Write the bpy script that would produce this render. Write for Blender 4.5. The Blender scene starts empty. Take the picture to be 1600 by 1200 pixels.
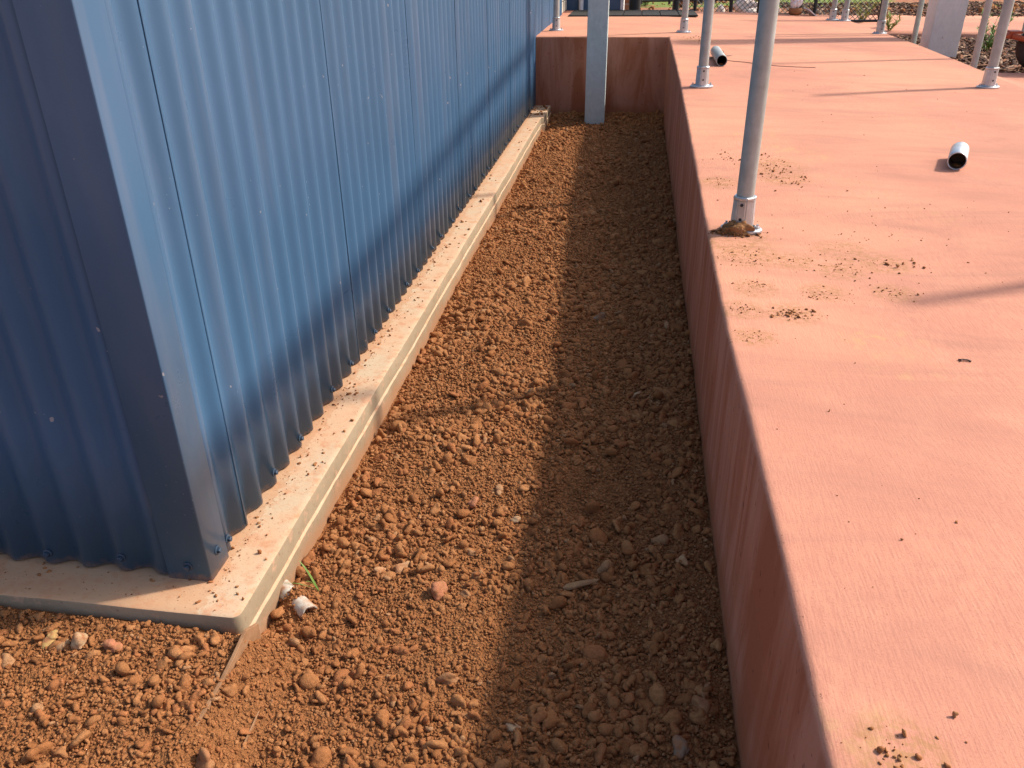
import bpy, bmesh, math, random
import numpy as np
from mathutils import Vector, Matrix
random.seed(7)
rng = np.random.default_rng(11)
S = bpy.context.scene
R = math.radians
# ------------------------------------------------------------------ camera
YAW, PIT, ROL, FPX, H = -0.147282, 0.489840, -0.0131, 1267.45, 1.38
f_ = Vector((math.sin(YAW)*math.cos(PIT), math.cos(YAW)*math.cos(PIT), -math.sin(PIT)))
r0 = Vector((math.cos(YAW), -math.sin(YAW), 0)); u0 = r0.cross(f_)
r_ = math.cos(ROL)*r0 + math.sin(ROL)*u0
u_ = -math.sin(ROL)*r0 + math.cos(ROL)*u0
cam = bpy.data.cameras.new('camera'); co = bpy.data.objects.new('camera', cam)
S.collection.objects.link(co); S.camera = co
M = Matrix((r_, u_, -f_)).transposed().to_4x4(); M.translation = (0, 0, H)
co.matrix_world = M
cam.sensor_fit = 'HORIZONTAL'; cam.sensor_width = 36; cam.lens = 36*FPX/1600
cam.clip_start = .05; cam.clip_end = 600
# ------------------------------------------------------------------ light
AZ, EL = R(65), R(42)
w = bpy.data.worlds.new('World'); S.world = w; w.use_nodes = True
nt = w.node_tree
sky = nt.nodes.new('ShaderNodeTexSky'); sky.sky_type = 'NISHITA'; sky.sun_disc = False
sky.sun_elevation = EL; sky.sun_rotation = AZ; sky.dust_density = 3; sky.air_density = .9; sky.ozone_density = 1
nt.links.new(sky.outputs[0], nt.nodes['Background'].inputs[0])
nt.nodes['Background'].inputs[1].default_value = .185
sl = bpy.data.lights.new('sun', 'SUN'); sl.energy = 3.9; sl.angle = R(2.9); sl.color = (1, .93, .82)
so = bpy.data.objects.new('sun', sl); S.collection.objects.link(so)
sd = Vector((math.sin(AZ)*math.cos(EL), math.cos(AZ)*math.cos(EL), math.sin(EL)))
so.rotation_euler = sd.to_track_quat('Z', 'Y').to_euler(); so.location = (4, 4, 8)
S.view_settings.view_transform = 'Standard'; S.view_settings.look = 'None'
S.view_settings.exposure = .27; S.view_settings.gamma = 1

# ------------------------------------------------------------------ helpers
def ray(px, py): return f_ + (px-800)/FPX*r_ - (py-600)/FPX*u_
def onz(px, py, z): d = ray(px, py); t = (z-H)/d.z; return Vector((t*d.x, t*d.y, z))
def onx(px, py, x): d = ray(px, py); t = x/d.x; return Vector((x, t*d.y, H+t*d.z))
def tag(o, label=None, cat=None, group=None, kind=None):
    if label: o['label'] = label
    if cat: o['category'] = cat
    if group: o['group'] = group
    if kind: o['kind'] = kind
    return o
def empty(name, loc, rz=0, **k):
    o = bpy.data.objects.new(name, None); o.empty_display_size = .05
    S.collection.objects.link(o); o.location = loc; o.rotation_euler = (0, 0, rz)
    return tag(o, **k)
def link(name, me, mat, parent=None, smooth=True):
    me.materials.append(mat)
    o = bpy.data.objects.new(name, me); S.collection.objects.link(o)
    if parent: o.parent = parent
    if smooth:
        me.polygons.foreach_set('use_smooth', [True]*len(me.polygons))
    return o
def obj(name, bm, mat, parent=None, smooth=False, auto=None):
    bmesh.ops.recalc_face_normals(bm, faces=bm.faces)
    me = bpy.data.meshes.new(name); bm.to_mesh(me); bm.free()
    o = link(name, me, mat, parent, smooth)
    if auto: me.set_sharp_from_angle(angle=R(auto))
    return o
def copy_tree(o, parent=None):
    c = o.copy(); S.collection.objects.link(c)
    if parent: c.parent = parent
    for ch in list(o.children): copy_tree(ch, c)
    return c
def box(bm, x0, x1, y0, y1, z0, z1, bev=0):
    r = bmesh.ops.create_cube(bm, size=1)
    for v in r['verts']:
        v.co = Vector(((x0+x1)/2+v.co.x*(x1-x0), (y0+y1)/2+v.co.y*(y1-y0), (z0+z1)/2+v.co.z*(z1-z0)))
    if bev:
        es = list({e for v in r['verts'] for e in v.link_edges})
        bmesh.ops.bevel(bm, geom=es, offset=bev, segments=2, affect='EDGES')
def tube(bm, a, b, ra, rb=None, n=20, cap=True):
    a, b = Vector(a), Vector(b); rb = ra if rb is None else rb
    q = (b-a).to_track_quat('Z', 'Y').to_matrix()
    A = [bm.verts.new(a + q@Vector((ra*math.cos(t), ra*math.sin(t), 0))) for t in [2*math.pi*i/n for i in range(n)]]
    B = [bm.verts.new(b + q@Vector((rb*math.cos(t), rb*math.sin(t), 0))) for t in [2*math.pi*i/n for i in range(n)]]
    for i in range(n):
        bm.faces.new((A[i], A[(i+1) % n], B[(i+1) % n], B[i]))
    if cap: bm.faces.new(A[::-1]); bm.faces.new(B)
def path_tube(bm, pts, r, n=10):
    pts = [Vector(p) for p in pts]; rings = []
    for i, p in enumerate(pts):
        t = (pts[min(i+1, len(pts)-1)] - pts[max(i-1, 0)]).normalized()
        q = t.to_track_quat('Z', 'Y').to_matrix()
        rings.append([bm.verts.new(p + q@Vector((r*math.cos(a), r*math.sin(a), 0))) for a in [2*math.pi*k/n for k in range(n)]])
    for A, B in zip(rings, rings[1:]):
        for i in range(n): bm.faces.new((A[i], A[(i+1) % n], B[(i+1) % n], B[i]))
    bm.faces.new(rings[0][::-1]); bm.faces.new(rings[-1])
def lathe(bm, prof, n=28, sx=1, sy=1, c=(0, 0)):
    rings = [[bm.verts.new((c[0]+sx*r*math.cos(t), c[1]+sy*r*math.sin(t), z)) for t in [2*math.pi*i/n for i in range(n)]] for r, z in prof]
    for A, B in zip(rings, rings[1:]):
        for i in range(n): bm.faces.new((A[i], A[(i+1) % n], B[(i+1) % n], B[i]))
    return rings
# lattice noise ------------------------------------------------------
_T = rng.random((256, 256))
def vn(x, y):
    x = np.asarray(x, float); y = np.asarray(y, float)
    i = np.floor(x).astype(int); j = np.floor(y).astype(int); u = x-i; v = y-j
    u = u*u*(3-2*u); v = v*v*(3-2*v)
    g = lambda a, b: _T[a & 255, b & 255]
    return (g(i, j)*(1-u)+g(i+1, j)*u)*(1-v)+(g(i, j+1)*(1-u)+g(i+1, j+1)*u)*v - .5
def fbm(x, y, o=4):
    s = 0; a = 1
    for k in range(o):
        s = s + a*vn(x*2**k+17.3*k, y*2**k+5.1*k); a *= .5
    return s
# ------------------------------------------------------------------ materials
class N:
    def __init__(s, name, rough=.7, col=(.5, .5, .5), metal=0, spec=.5):
        s.m = bpy.data.materials.new(name); s.m.use_nodes = True; s.t = s.m.node_tree
        s.b = s.t.nodes['Principled BSDF']
        s.set('Roughness', rough); s.set('Metallic', metal); s.set('Base Color', (*col, 1)); s.set('Specular IOR Level', spec)
        s.tc = s.t.nodes.new('ShaderNodeTexCoord')
    def set(s, k, v):
        if isinstance(v, bpy.types.NodeSocket): s.t.links.new(v, s.b.inputs[k])
        else: s.b.inputs[k].default_value = v
    def geo(s, out='Position'):
        n = s.t.nodes.new('ShaderNodeNewGeometry'); return n.outputs[out]
    def mapp(s, scale=(1, 1, 1), src=None, rot=(0, 0, 0)):
        n = s.t.nodes.new('ShaderNodeMapping'); n.inputs['Scale'].default_value = scale; n.inputs['Rotation'].default_value = rot
        s.t.links.new(src or s.geo(), n.inputs[0]); return n.outputs[0]
    def noise(s, sc, det=4, rough=.55, v=None, dist=0):
        n = s.t.nodes.new('ShaderNodeTexNoise'); n.inputs['Scale'].default_value = sc; n.inputs['Detail'].default_value = det
        n.inputs['Roughness'].default_value = rough; n.inputs['Distortion'].default_value = dist
        s.t.links.new(v or s.geo(), n.inputs['Vector']); return n.outputs['Fac']
    def voro(s, sc, v=None, feat='F1', rnd=1):
        n = s.t.nodes.new('ShaderNodeTexVoronoi'); n.feature = feat; n.inputs['Scale'].default_value = sc; n.inputs['Randomness'].default_value = rnd
        s.t.links.new(v or s.geo(), n.inputs['Vector']); return n
    def ramp(s, f, stops):
        n = s.t.nodes.new('ShaderNodeValToRGB'); e = n.color_ramp.elements
        while len(e) < len(stops): e.new(.5)
        for q, (p, c) in zip(e, stops):
            q.position = p; q.color = (c, c, c, 1) if isinstance(c, (int, float)) else (*c, 1)
        s.t.links.new(f, n.inputs[0]); return n.outputs[0]
    def mix(s, f, a, b, mode='MIX'):
        n = s.t.nodes.new('ShaderNodeMix'); n.data_type = 'RGBA'; n.blend_type = mode
        for k, v in ((0, f), (6, a), (7, b)):
            if isinstance(v, bpy.types.NodeSocket): s.t.links.new(v, n.inputs[k])
            elif k == 0: n.inputs[k].default_value = v
            else: n.inputs[k].default_value = (*v, 1)
        return n.outputs[2]
    def math(s, op, a, b=0, c=0):
        n = s.t.nodes.new('ShaderNodeMath'); n.operation = op
        for k, v in enumerate((a, b, c)):
            if isinstance(v, bpy.types.NodeSocket): s.t.links.new(v, n.inputs[k])
            else: n.inputs[k].default_value = v
        return n.outputs[0]
    def sep(s, v, k):
        n = s.t.nodes.new('ShaderNodeSeparateXYZ'); s.t.links.new(v, n.inputs[0]); return n.outputs[k]
    def attr(s, name):
        n = s.t.nodes.new('ShaderNodeAttribute'); n.attribute_name = name; return n
    def bump(s, h, st=.5, d=.005, prev=None):
        n = s.t.nodes.new('ShaderNodeBump'); n.inputs['Strength'].default_value = st; n.inputs['Distance'].default_value = d
        s.t.links.new(h, n.inputs['Height'])
        if prev is not None: s.t.links.new(prev, n.inputs['Normal'])
        s.t.links.new(n.outputs[0], s.b.inputs['Normal']); return n.outputs[0]

def m_soil(name, c0, c1, c2, use_tint=False):
    n = N(name, .95, spec=.15)
    a = n.noise(9, 6, .65); b = n.noise(2.2, 3)
    col = n.mix(n.ramp(a, [(.35, 0.), (.65, 1.)]), c0, c1)
    col = n.mix(n.ramp(b, [(.4, 0.), (.7, .7)]), col, c2)
    if use_tint:
        at = n.attr('tint')
        col = n.mix(.55, col, at.outputs['Color'])
    g = n.noise(160, 4, .7)
    col = n.mix(n.ramp(g, [(.3, .6), (.62, 0.)]), col, tuple(q*.55 for q in c0))
    n.set('Base Color', col)
    h = n.noise(230, 5, .7); k = n.noise(70, 3, .6)
    if use_tint: b1 = n.bump(k, .8, .005)
    else:
        gv = n.t.nodes.new('ShaderNodeVectorMath'); gv.operation = 'ADD'
        sc_ = n.t.nodes.new('ShaderNodeVectorMath'); sc_.operation = 'SCALE'; sc_.inputs['Scale'].default_value = .010
        nz = n.t.nodes.new('ShaderNodeTexNoise'); nz.inputs['Scale'].default_value = 90; n.t.links.new(n.geo(), nz.inputs['Vector'])
        n.t.links.new(nz.outputs['Color'], sc_.inputs[0]); n.t.links.new(n.geo(), gv.inputs[0]); n.t.links.new(sc_.outputs[0], gv.inputs[1])
        v1 = n.voro(75, gv.outputs[0]).outputs['Distance']; v2 = n.voro(170, gv.outputs[0]).outputs['Distance']
        hh = n.math('ADD', n.math('MULTIPLY', n.ramp(v1, [(.0, 1.), (.75, 0.)]), 1.0), n.math('MULTIPLY', n.ramp(v2, [(.0, 1.), (.8, 0.)]), .5))
        b1 = n.bump(hh, 1, .009)
    n.bump(h, .7, .0022, b1)
    return n.m
SOIL = m_soil('red_soil', (.285, .113, .040), (.35, .147, .055), (.312, .121, .043))
CLOD = m_soil('soil_clod', (.32, .129, .047), (.39, .17, .066), (.345, .139, .051), True)
def m_stone(name, c):
    n = N(name, .9, spec=.1)
    n.set('Base Color', n.mix(n.ramp(n.noise(60, 5, .65), [(.4, 0.), (.62, 1.)]), c, (.34, .15, .07)))
    n.bump(n.noise(120, 5, .6), .6, .003); return n.m
DUST = ((1205, 275, .17), (1225, 290, .12), (1125, 295, .10), (1150, 372, .16), (1170, 392, .13), (1240, 400, .09), (1320, 388, .12), (1315, 415, .09), (1385, 405, .10), (1180, 440, .08), (1240, 478, .09),
        (1160, 472, .08), (1400, 447, .08), (1180, 515, .07), (1405, 1180, .075), (1085, 94, .22), (1290, 445, .08))
def m_walk():
    n = N('red_concrete', .88, spec=.15)
    P = n.geo()
    big = n.noise(.9, 3, .5); mid = n.noise(6, 4, .6)
    col = n.mix(n.ramp(big, [(.40, 0.), (.62, 1.)]), (.665, .308, .190), (.55, .243, .160))
    col = n.mix(n.ramp(mid, [(.45, 0.), (.72, .5)]), col, (.66, .315, .20))
    br = n.noise(1, 3, .6, n.mapp((260, 24, 40)))                      # broom finish running up the ramp
    brm = n.ramp(n.noise(1.4, 3), [(.38, .15), (.62, 1.)])
    col = n.mix(n.math('MULTIPLY', n.ramp(br, [(.36, .5), (.55, 0.)]), brm), col, (.46, .19, .13))
    sp = n.noise(300, 3, .7)
    col = n.mix(n.ramp(sp, [(.33, .6), (.47, 0.)]), col, (.40, .16, .105))
    # tan dust trodden around the first post
    dm = 0
    flat = n.mapp((1, 1, 0))
    for px, py, rr in DUST:
        c_ = onz(px, py, .53)
        d = n.t.nodes.new('ShaderNodeVectorMath'); d.operation = 'DISTANCE'; n.t.links.new(flat, d.inputs[0]); d.inputs[1].default_value = (c_.x, c_.y, 0)
        dm = n.math('MAXIMUM', dm, n.math('SUBTRACT', 1, n.math('DIVIDE', d.outputs['Value'], rr)))
    dn = n.ramp(n.noise(55, 8, .8), [(.44, 0.), (.56, .85)])
    dm = n.ramp(dm, [(0., 0.), (.4, 1.)])
    col = n.mix(n.math('MULTIPLY', dm, dn), col, (.41, .205, .095))
    # old tan splash marks further down the ramp
    s2 = n.math('MULTIPLY', n.ramp(n.noise(2.1, 2), [(.62, 0.), (.70, .5)]), n.ramp(n.noise(22, 6, .7), [(.5, 0.), (.6, 1.)]))
    col = n.mix(s2, col, (.55, .34, .15))
    # smear and trowel stains
    st = n.ramp(n.noise(1, 5, .7, n.mapp((1.1, 3.6, 1)), 1.2), [(.45, 0.), (.70, .6)])
    col = n.mix(st, col, (.40, .185, .13))
    # formed vertical faces: darker pigment with streaks running down
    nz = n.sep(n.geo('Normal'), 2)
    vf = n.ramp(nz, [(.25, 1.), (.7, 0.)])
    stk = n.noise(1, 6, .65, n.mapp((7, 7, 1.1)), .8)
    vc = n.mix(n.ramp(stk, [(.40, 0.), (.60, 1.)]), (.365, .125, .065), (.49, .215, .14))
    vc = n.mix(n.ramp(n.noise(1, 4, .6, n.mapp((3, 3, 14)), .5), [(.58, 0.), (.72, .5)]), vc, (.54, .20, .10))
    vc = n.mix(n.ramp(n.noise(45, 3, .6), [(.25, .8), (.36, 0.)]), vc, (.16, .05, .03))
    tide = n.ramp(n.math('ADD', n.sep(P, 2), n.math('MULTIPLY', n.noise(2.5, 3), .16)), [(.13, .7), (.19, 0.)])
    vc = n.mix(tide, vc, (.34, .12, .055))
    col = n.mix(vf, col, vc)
    # pits and chips knocked out of the arris beside the trench
    pit = n.math('MULTIPLY', n.math('LESS_THAN', n.sep(P, 0), .283), n.math('GREATER_THAN', nz, .2))
    col = n.mix(n.math('MULTIPLY', pit, n.ramp(n.noise(24, 6, .8), [(.62, 0.), (.66, .85)])), col, (.10, .045, .03))
    n.set('Base Color', col)
    b1 = n.bump(br, .4, .002); n.bump(n.noise(190, 4, .65), .3, .0016, b1)
    return n.m
WALK = m_walk()
def m_footing():
    n = N('grey_concrete', .85, spec=.25)
    P = n.geo(); nz = n.sep(n.geo('Normal'), 2)
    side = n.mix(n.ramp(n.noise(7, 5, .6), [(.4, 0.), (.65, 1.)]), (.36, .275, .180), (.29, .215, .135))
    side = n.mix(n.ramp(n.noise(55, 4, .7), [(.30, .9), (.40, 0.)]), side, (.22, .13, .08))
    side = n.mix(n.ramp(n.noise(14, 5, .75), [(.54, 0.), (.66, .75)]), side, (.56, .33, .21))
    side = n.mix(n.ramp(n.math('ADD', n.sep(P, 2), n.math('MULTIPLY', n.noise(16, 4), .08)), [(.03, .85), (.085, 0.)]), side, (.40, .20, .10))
    top = n.mix(n.ramp(n.noise(5, 5, .65), [(.36, 0.), (.62, 1.)]), (.60, .37, .225), (.55, .41, .27))
    top = n.mix(n.ramp(n.noise(18, 5, .7), [(.50, 0.), (.66, .75)]), top, (.54, .24, .12))
    wall_d = n.ramp(n.math('ADD', n.sep(P, 0), n.math('MULTIPLY', n.noise(25, 4, .7), .10)), [(0., 0.)]) if False else 0
    near = n.math('MAXIMUM', n.ramp(n.math('ADD', n.sep(P, 0), n.math('MULTIPLY', n.noise(28, 5, .7), .07)), [(0., 0.)]) if False else n.math('LESS_THAN', n.math('ADD', n.sep(P, 0), n.math('MULTIPLY', n.noise(40, 5, .75), .09)), -.838), n.math('GREATER_THAN', n.math('ADD', n.sep(P, 1), n.math('MULTIPLY', n.noise(40, 5, .75), .06)), 99))
    top = n.mix(n.math('MULTIPLY', near, .55), top, (.50, .25, .125))
    top = n.mix(n.ramp(n.noise(110, 3, .6), [(.28, .7), (.38, 0.)]), top, (.30, .13, .07))
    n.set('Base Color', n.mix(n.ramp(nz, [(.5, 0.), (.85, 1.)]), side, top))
    b1 = n.bump(n.noise(30, 4, .6), .35, .004); n.bump(n.noise(200, 4, .6), .3, .0015, b1)
    return n.m
FOOT = m_footing()
def m_blue(name, base, dark):
    n = N(name, .35, spec=.27)
    P = n.geo()
    c = n.mix(n.ramp(n.noise(2.5, 3), [(.35, 0.), (.65, 1.)]), base, dark)
    c = n.mix(n.ramp(n.noise(1, 4, .6, n.mapp((4, 14, .9))), [(.5, 0.), (.75, .22)]), c, (.24, .22, .25))   # faint dust runs
    # splashed specks of mud and overspray, each a small spot
    sp = n.noise(38, 2, .5)
    c = n.mix(n.ramp(sp, [(.755, 0.), (.765, .6)]), c, (.50, .42, .40))
    v2 = n.voro(75)
    fine = n.math('MULTIPLY', n.math('LESS_THAN', v2.outputs['Distance'], .10), n.math('GREATER_THAN', n.sep(v2.outputs['Color'], 1), .86))
    fm = n.ramp(n.noise(3.2, 2), [(.52, 0.), (.62, .45)])
    c = n.mix(n.math('MULTIPLY', fine, fm), c, (.45, .50, .56))
    # splash-back dirt on the lowest centimetres
    low = n.ramp(n.math('ADD', n.sep(P, 2), n.math('MULTIPLY', n.noise(60, 5, .8), .07)), [(.140, .7), (.165, 0.)])
    c = n.mix(low, c, (.42, .27, .19))
    n.set('Base Color', c)
    rr = n.ramp(n.noise(7, 4, .6), [(.3, .27), (.7, .38)]); n.set('Roughness', rr)
    n.bump(n.noise(2.5, 2), .12, .01)
    return n.m
BLUE = m_blue('blue_steel', (.060, .127, .222), (.054, .116, .204))
def m_galv(name, c0, c1, rough=.45, metal=.65, rust=0):
    n = N(name, rough, metal=metal)
    v = n.voro(70, n.mapp((1, 1, .5), n.tc.outputs['Object']))
    a = n.noise(14, 5, .65, n.tc.outputs['Object'])
    c = n.mix(n.ramp(a, [(.35, 0.), (.65, 1.)]), c0, c1)
    c = n.mix(n.math('MULTIPLY', n.sep(v.outputs['Color'], 0), .22), c, tuple(q*.7 for q in c0))
    if rust: c = n.mix(n.ramp(n.noise(9, 6, .7, n.tc.outputs['Object']), [(.64, 0.), (.70, rust)]), c, (.35, .20, .12))
    n.set('Base Color', c)
    n.set('Roughness', n.ramp(a, [(.3, rough-.1), (.7, rough+.12)]))
    n.bump(n.noise(60, 4, .6, n.tc.outputs['Object']), .12, .001)
    return n.m
GALV = m_galv('galvanised_pipe', (.33, .35, .33), (.44, .455, .43), .5, .4)
SOCK = m_galv('galvanised_fitting', (.46, .50, .52), (.60, .63, .65), .36, .65)
COL = m_galv('galvanised_column', (.50, .56, .545), (.58, .63, .61), .6, .05, .6)
COLP = m_galv('weathered_column', (.74, .73, .66), (.80, .78, .71), .65, .05, .9)
BORE = N('bore_shade', .9, (.14, .07, .045), spec=.1).m  # dark brown painted in for the shade inside the loose pipes
HOLE = N('screw_hole', .8, (.03, .03, .035)).m
BOLT = m_galv('zinc_bolt', (.45, .46, .48), (.58, .58, .6), .4, .8)
SCREW = N('blue_screw', .5, (.035, .06, .095), spec=.4).m
BLACK = N('black_paint', .45, (.012, .012, .013)).m
RUB = N('grey_rubber', .95, (.055, .053, .05), spec=.1).m
WIRE = N('rusty_wire', .7, (.10, .05, .035)).m
def m_plain(name, c0, c1, sc=20, rough=.8, bump=.3, spec=.15):
    n = N(name, rough, spec=spec); a = n.noise(sc, 5, .65, n.tc.outputs['Object'])
    n.set('Base Color', n.mix(n.ramp(a, [(.38, 0.), (.62, 1.)]), c0, c1)); n.bump(n.noise(sc*4, 4, .6, n.tc.outputs['Object']), bump, .003); return n.m
PVC = m_plain('muddy_pvc', (.55, .51, .43), (.38, .19, .10), 30, .7)
TIMB = m_plain('muddy_board', (.25, .13, .065), (.33, .18, .095), 30)
WOOD = m_plain('weathered_wood', (.36, .21, .10), (.27, .14, .07), 50)
LEAFM = N('green_leaf', .6, (.10, .20, .03)); LEAFM.set('Base Color', LEAFM.mix(LEAFM.ramp(LEAFM.noise(30, 2), [(.4, 0.), (.6, 1.)]), (.10, .20, .03), (.20, .28, .05))); LEAFM = LEAFM.m
LEAFY = N('yellow_green_leaf', .6, (.30, .32, .06)).m
MULCH = m_plain('bark_mulch', (.09, .05, .035), (.26, .17, .12), 40, .95, .8)
TURF = m_plain('patchy_turf', (.34, .22, .12), (.16, .24, .05), 3, .95)
CREAM = m_plain('cream_panel', (.62, .55, .44), (.56, .49, .39), 6)
BRICK = N('brick', .9, spec=.2)
_b = BRICK.t.nodes.new('ShaderNodeTexBrick'); _b.inputs['Scale'].default_value = 1
for k, v in (('Brick Width', .24), ('Row Height', .086), ('Mortar Size', .006)): _b.inputs[k].default_value = v
_b.inputs['Color1'].default_value = (.50, .19, .10, 1); _b.inputs['Color2'].default_value = (.62, .30, .18, 1); _b.inputs['Mortar'].default_value = (.6, .5, .42, 1)
_m = BRICK.mapp((1, 1, 1), None, (R(90), 0, 0)); BRICK.t.links.new(_m, _b.inputs['Vector']); BRICK.set('Base Color', _b.outputs[0]); BRICK = BRICK.m
ORANGE = m_plain('faded_orange_paint', (.45, .10, .04), (.36, .09, .05), 14, .5)
TYRE = m_plain('dusty_tyre', (.03, .026, .024), (.10, .06, .045), 9)
WHITE = m_plain('pale_rock', (.72, .66, .60), (.62, .42, .30), 9)
PAPER = N('white_sheet', .7, (.75, .75, .76)).m

# ------------------------------------------------------------------ shapes of the site
PY = [-3, 0, .68, 1.0, 1.3, 1.6, 2.06, 2.55, 3.19, 4.2, 5.56, 6.6, 7.85, 9.5, 12]
PZ = [.54, .535, .527, .533, .529, .517, .503, .512, .55, .603, .663, .688, .704, .708, .71]
def prof(y):   # ramp height beside the trench, smoothed
    y = np.asarray(y, float); s = 0
    for d in (-.35, -.2, -.08, 0, .08, .2, .35): s = s + np.interp(y+d, PY, PZ)
    return s/7
XW, YB, XE = .27, 7.86, 2.37
def walk(x, y):
    x = np.asarray(x, float); y = np.asarray(y, float)
    fall = .033*np.clip((y-3)/3, 0, 1)
    z = prof(y) - fall*np.clip(x-XW, 0, 2.2) + .004*fbm(x*.9, y*.9, 2)
    ap = np.clip((x-XE)/.25, 0, 1)*np.clip((y-5.0)/2.2, 0, 1)
    return z - ap*(z-.50)
def grid_mesh(name, xs, ys, fz, mat, **k):
    X, Y = np.meshgrid(xs, ys); Z = fz(X, Y)
    nx, ny = len(xs), len(ys)
    V = np.stack([X, Y, Z], -1).reshape(-1, 3)
    i = np.arange(nx*ny).reshape(ny, nx)
    F = np.stack([i[:-1, :-1], i[:-1, 1:], i[1:, 1:], i[1:, :-1]], -1).reshape(-1, 4)
    return V, F
def mesh_np(name, V, F, tint=None):
    me = bpy.data.meshes.new(name); k = F.shape[1]
    me.vertices.add(len(V)); me.vertices.foreach_set('co', np.ascontiguousarray(V, dtype=np.float32).ravel())
    me.loops.add(F.size); me.loops.foreach_set('vertex_index', F.astype(np.int32).ravel())
    me.polygons.add(len(F)); me.polygons.foreach_set('loop_start', np.arange(0, F.size, k, dtype=np.int32))
    me.update(calc_edges=True)
    if tint is not None:
        a = me.attributes.new('tint', 'FLOAT_COLOR', 'POINT')
        a.data.foreach_set('color', np.concatenate([tint, np.ones((len(V), 1))], 1).astype(np.float32).ravel())
    return me
def merge(L):
    V = []; F = []; o = 0
    for v, f in L: V.append(v); F.append(f+o); o += len(v)
    return np.concatenate(V), np.concatenate(F)

# walkway surface (ramp, landing and apron in one sheet of coloured concrete)
ys = np.concatenate([np.arange(-3, 7.9, .06), [7.885], np.arange(7.95, 11.36, .1)])
parts = [grid_mesh('', np.linspace(XW+.025, XE, 36), ys, walk, None),
         grid_mesh('', np.linspace(-.985, XW+.025, 12), np.linspace(YB+.025, 11.35, 20), walk, None)]
ya = np.arange(-3, 7.25, .1)
parts.append(grid_mesh('', np.linspace(XE, XE+5, 60), ya, lambda x, y: np.where(x < XE+.001, walk(x, y), walk(x, y)), None))
# right-hand edge skirt
ye = ys[ys > 4.6]; zt = walk(np.full_like(ye, XE), ye)
V = np.concatenate([np.stack([np.full_like(ye, XE), ye, zt], 1), np.stack([np.full_like(ye, XE), ye, np.full_like(ye, .2)], 1)]); n_ = len(ye)
F = np.array([[i, i+1, n_+i+1, n_+i] for i in range(n_-1)])
parts.append((V, F))
Vw, Fw = merge(parts)
tag(link('walkway', mesh_np('walkway', Vw, Fw), WALK), kind='structure')

# retaining wall: side run and end wall, rounded arris
def wall_strip(P0, P1, inward, n, flip):
    P0, P1 = Vector(P0), Vector(P1); inward = Vector(inward)
    V = []; r = .014
    for i in range(n):
        p = P0.lerp(P1, i/(n-1))
        wv = .0025*float(fbm(p.y*3+p.x*3, 2.2, 3))
        ch = r*(1+.5*float(vn(p.y*9+p.x*9, 7.7)))
        zt = float(walk(p.x, p.y))
        sec = [(-.0, -.35), (0, .1), (0, zt*.55), (0, zt-ch)]
        sec += [(ch*(1-math.cos(a)), zt-ch+ch*math.sin(a)) for a in (R(25), R(50), R(72), R(90))] + [(.0255, None)]
        for k, (d, z) in enumerate(sec):
            q = p + inward*(d+(wv if k < 4 else wv*.5))
            if z is None: q = p + inward*d; z = float(walk(q.x, q.y))
            V.append((q.x, q.y, z))
    m = 9; F = []
    for i in range(n-1):
        for k in range(m-1):
            a = i*m+k; f = [a, a+m, a+m+1, a+1]; F.append(f[::-1] if flip else f)
    return np.array(V), np.array(F)
rw = empty('retaining_wall', (XW, YB, 0), label='rust red formed concrete retaining wall along the right of the trench and across its far end', cat='retaining wall')
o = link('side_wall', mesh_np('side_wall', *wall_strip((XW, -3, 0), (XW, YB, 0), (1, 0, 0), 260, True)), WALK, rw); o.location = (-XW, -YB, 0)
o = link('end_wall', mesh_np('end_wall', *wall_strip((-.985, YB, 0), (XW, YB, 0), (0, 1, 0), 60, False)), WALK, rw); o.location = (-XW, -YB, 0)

# ground, far garden ground ------------------------------------------------
def gz(x, y):
    up = np.clip(np.maximum((x-XE-.1)/.2*np.clip((y-4.5)/1.5, 0, 1), (y-11.4)/.2), 0, 1)
    return -.12 + up*(.57 + .03*fbm(x*.5, y*.5, 3)) + np.clip((y-13)/10, 0, 3)*.12
gx = np.concatenate([np.linspace(-150, -8, 10), np.arange(-7, 13, .25), np.linspace(14, 150, 12)])
gy = np.concatenate([np.linspace(-80, -4, 8), np.arange(-3, 25, .25), np.linspace(27, 200, 14)])
def m_ground():
    n = N('red_earth', .95, spec=.1)
    a = n.noise(1.3, 5, .6); c = n.mix(n.ramp(a, [(.4, 0.), (.6, 1.)]), (.42, .17, .09), (.36, .20, .12))
    P = n.geo(); y = n.sep(P, 1)
    g = n.math('MULTIPLY', n.ramp(n.noise(.7, 4, .6), [(.43, 0.), (.52, 1.)]), n.math('GREATER_THAN', y, 15.6))
    c = n.mix(g, c, (.20, .25, .06)); n.set('Base Color', c); n.bump(n.noise(9, 6, .7), .9, .06); return n.m
tag(link('ground', mesh_np('ground', *grid_mesh('', gx, gy, gz, None)), m_ground()), kind='structure')
# garden path beyond the bed
def path_pts():
    V = []; n = 40
    for i in range(n+1):
        x = 2.2 + 9*i/n; s = -.17*(x-2.6)
        for k in range(7):
            V.append((x, 10.75+s+k/6*(3.0+.02*x), .492+.004*math.sin(i*1.3+k)))
    F = [[i*7+k, (i+1)*7+k, (i+1)*7+k+1, i*7+k+1] for i in range(n) for k in range(6)]
    o_ = len(V)
    for i in range(n+1):
        for e in (0, 6): x, y_, z = V[i*7+e]; V.append((x, y_, z-.2))
    for i in range(n):
        F.append([i*7, o_+i*2, o_+i*2+2, (i+1)*7]); F.append([i*7+6, (i+1)*7+6, o_+i*2+3, o_+i*2+1])
    return np.array(V), np.array(F)
tag(link('garden_path', mesh_np('garden_path', *path_pts()), WALK), kind='structure')

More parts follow.
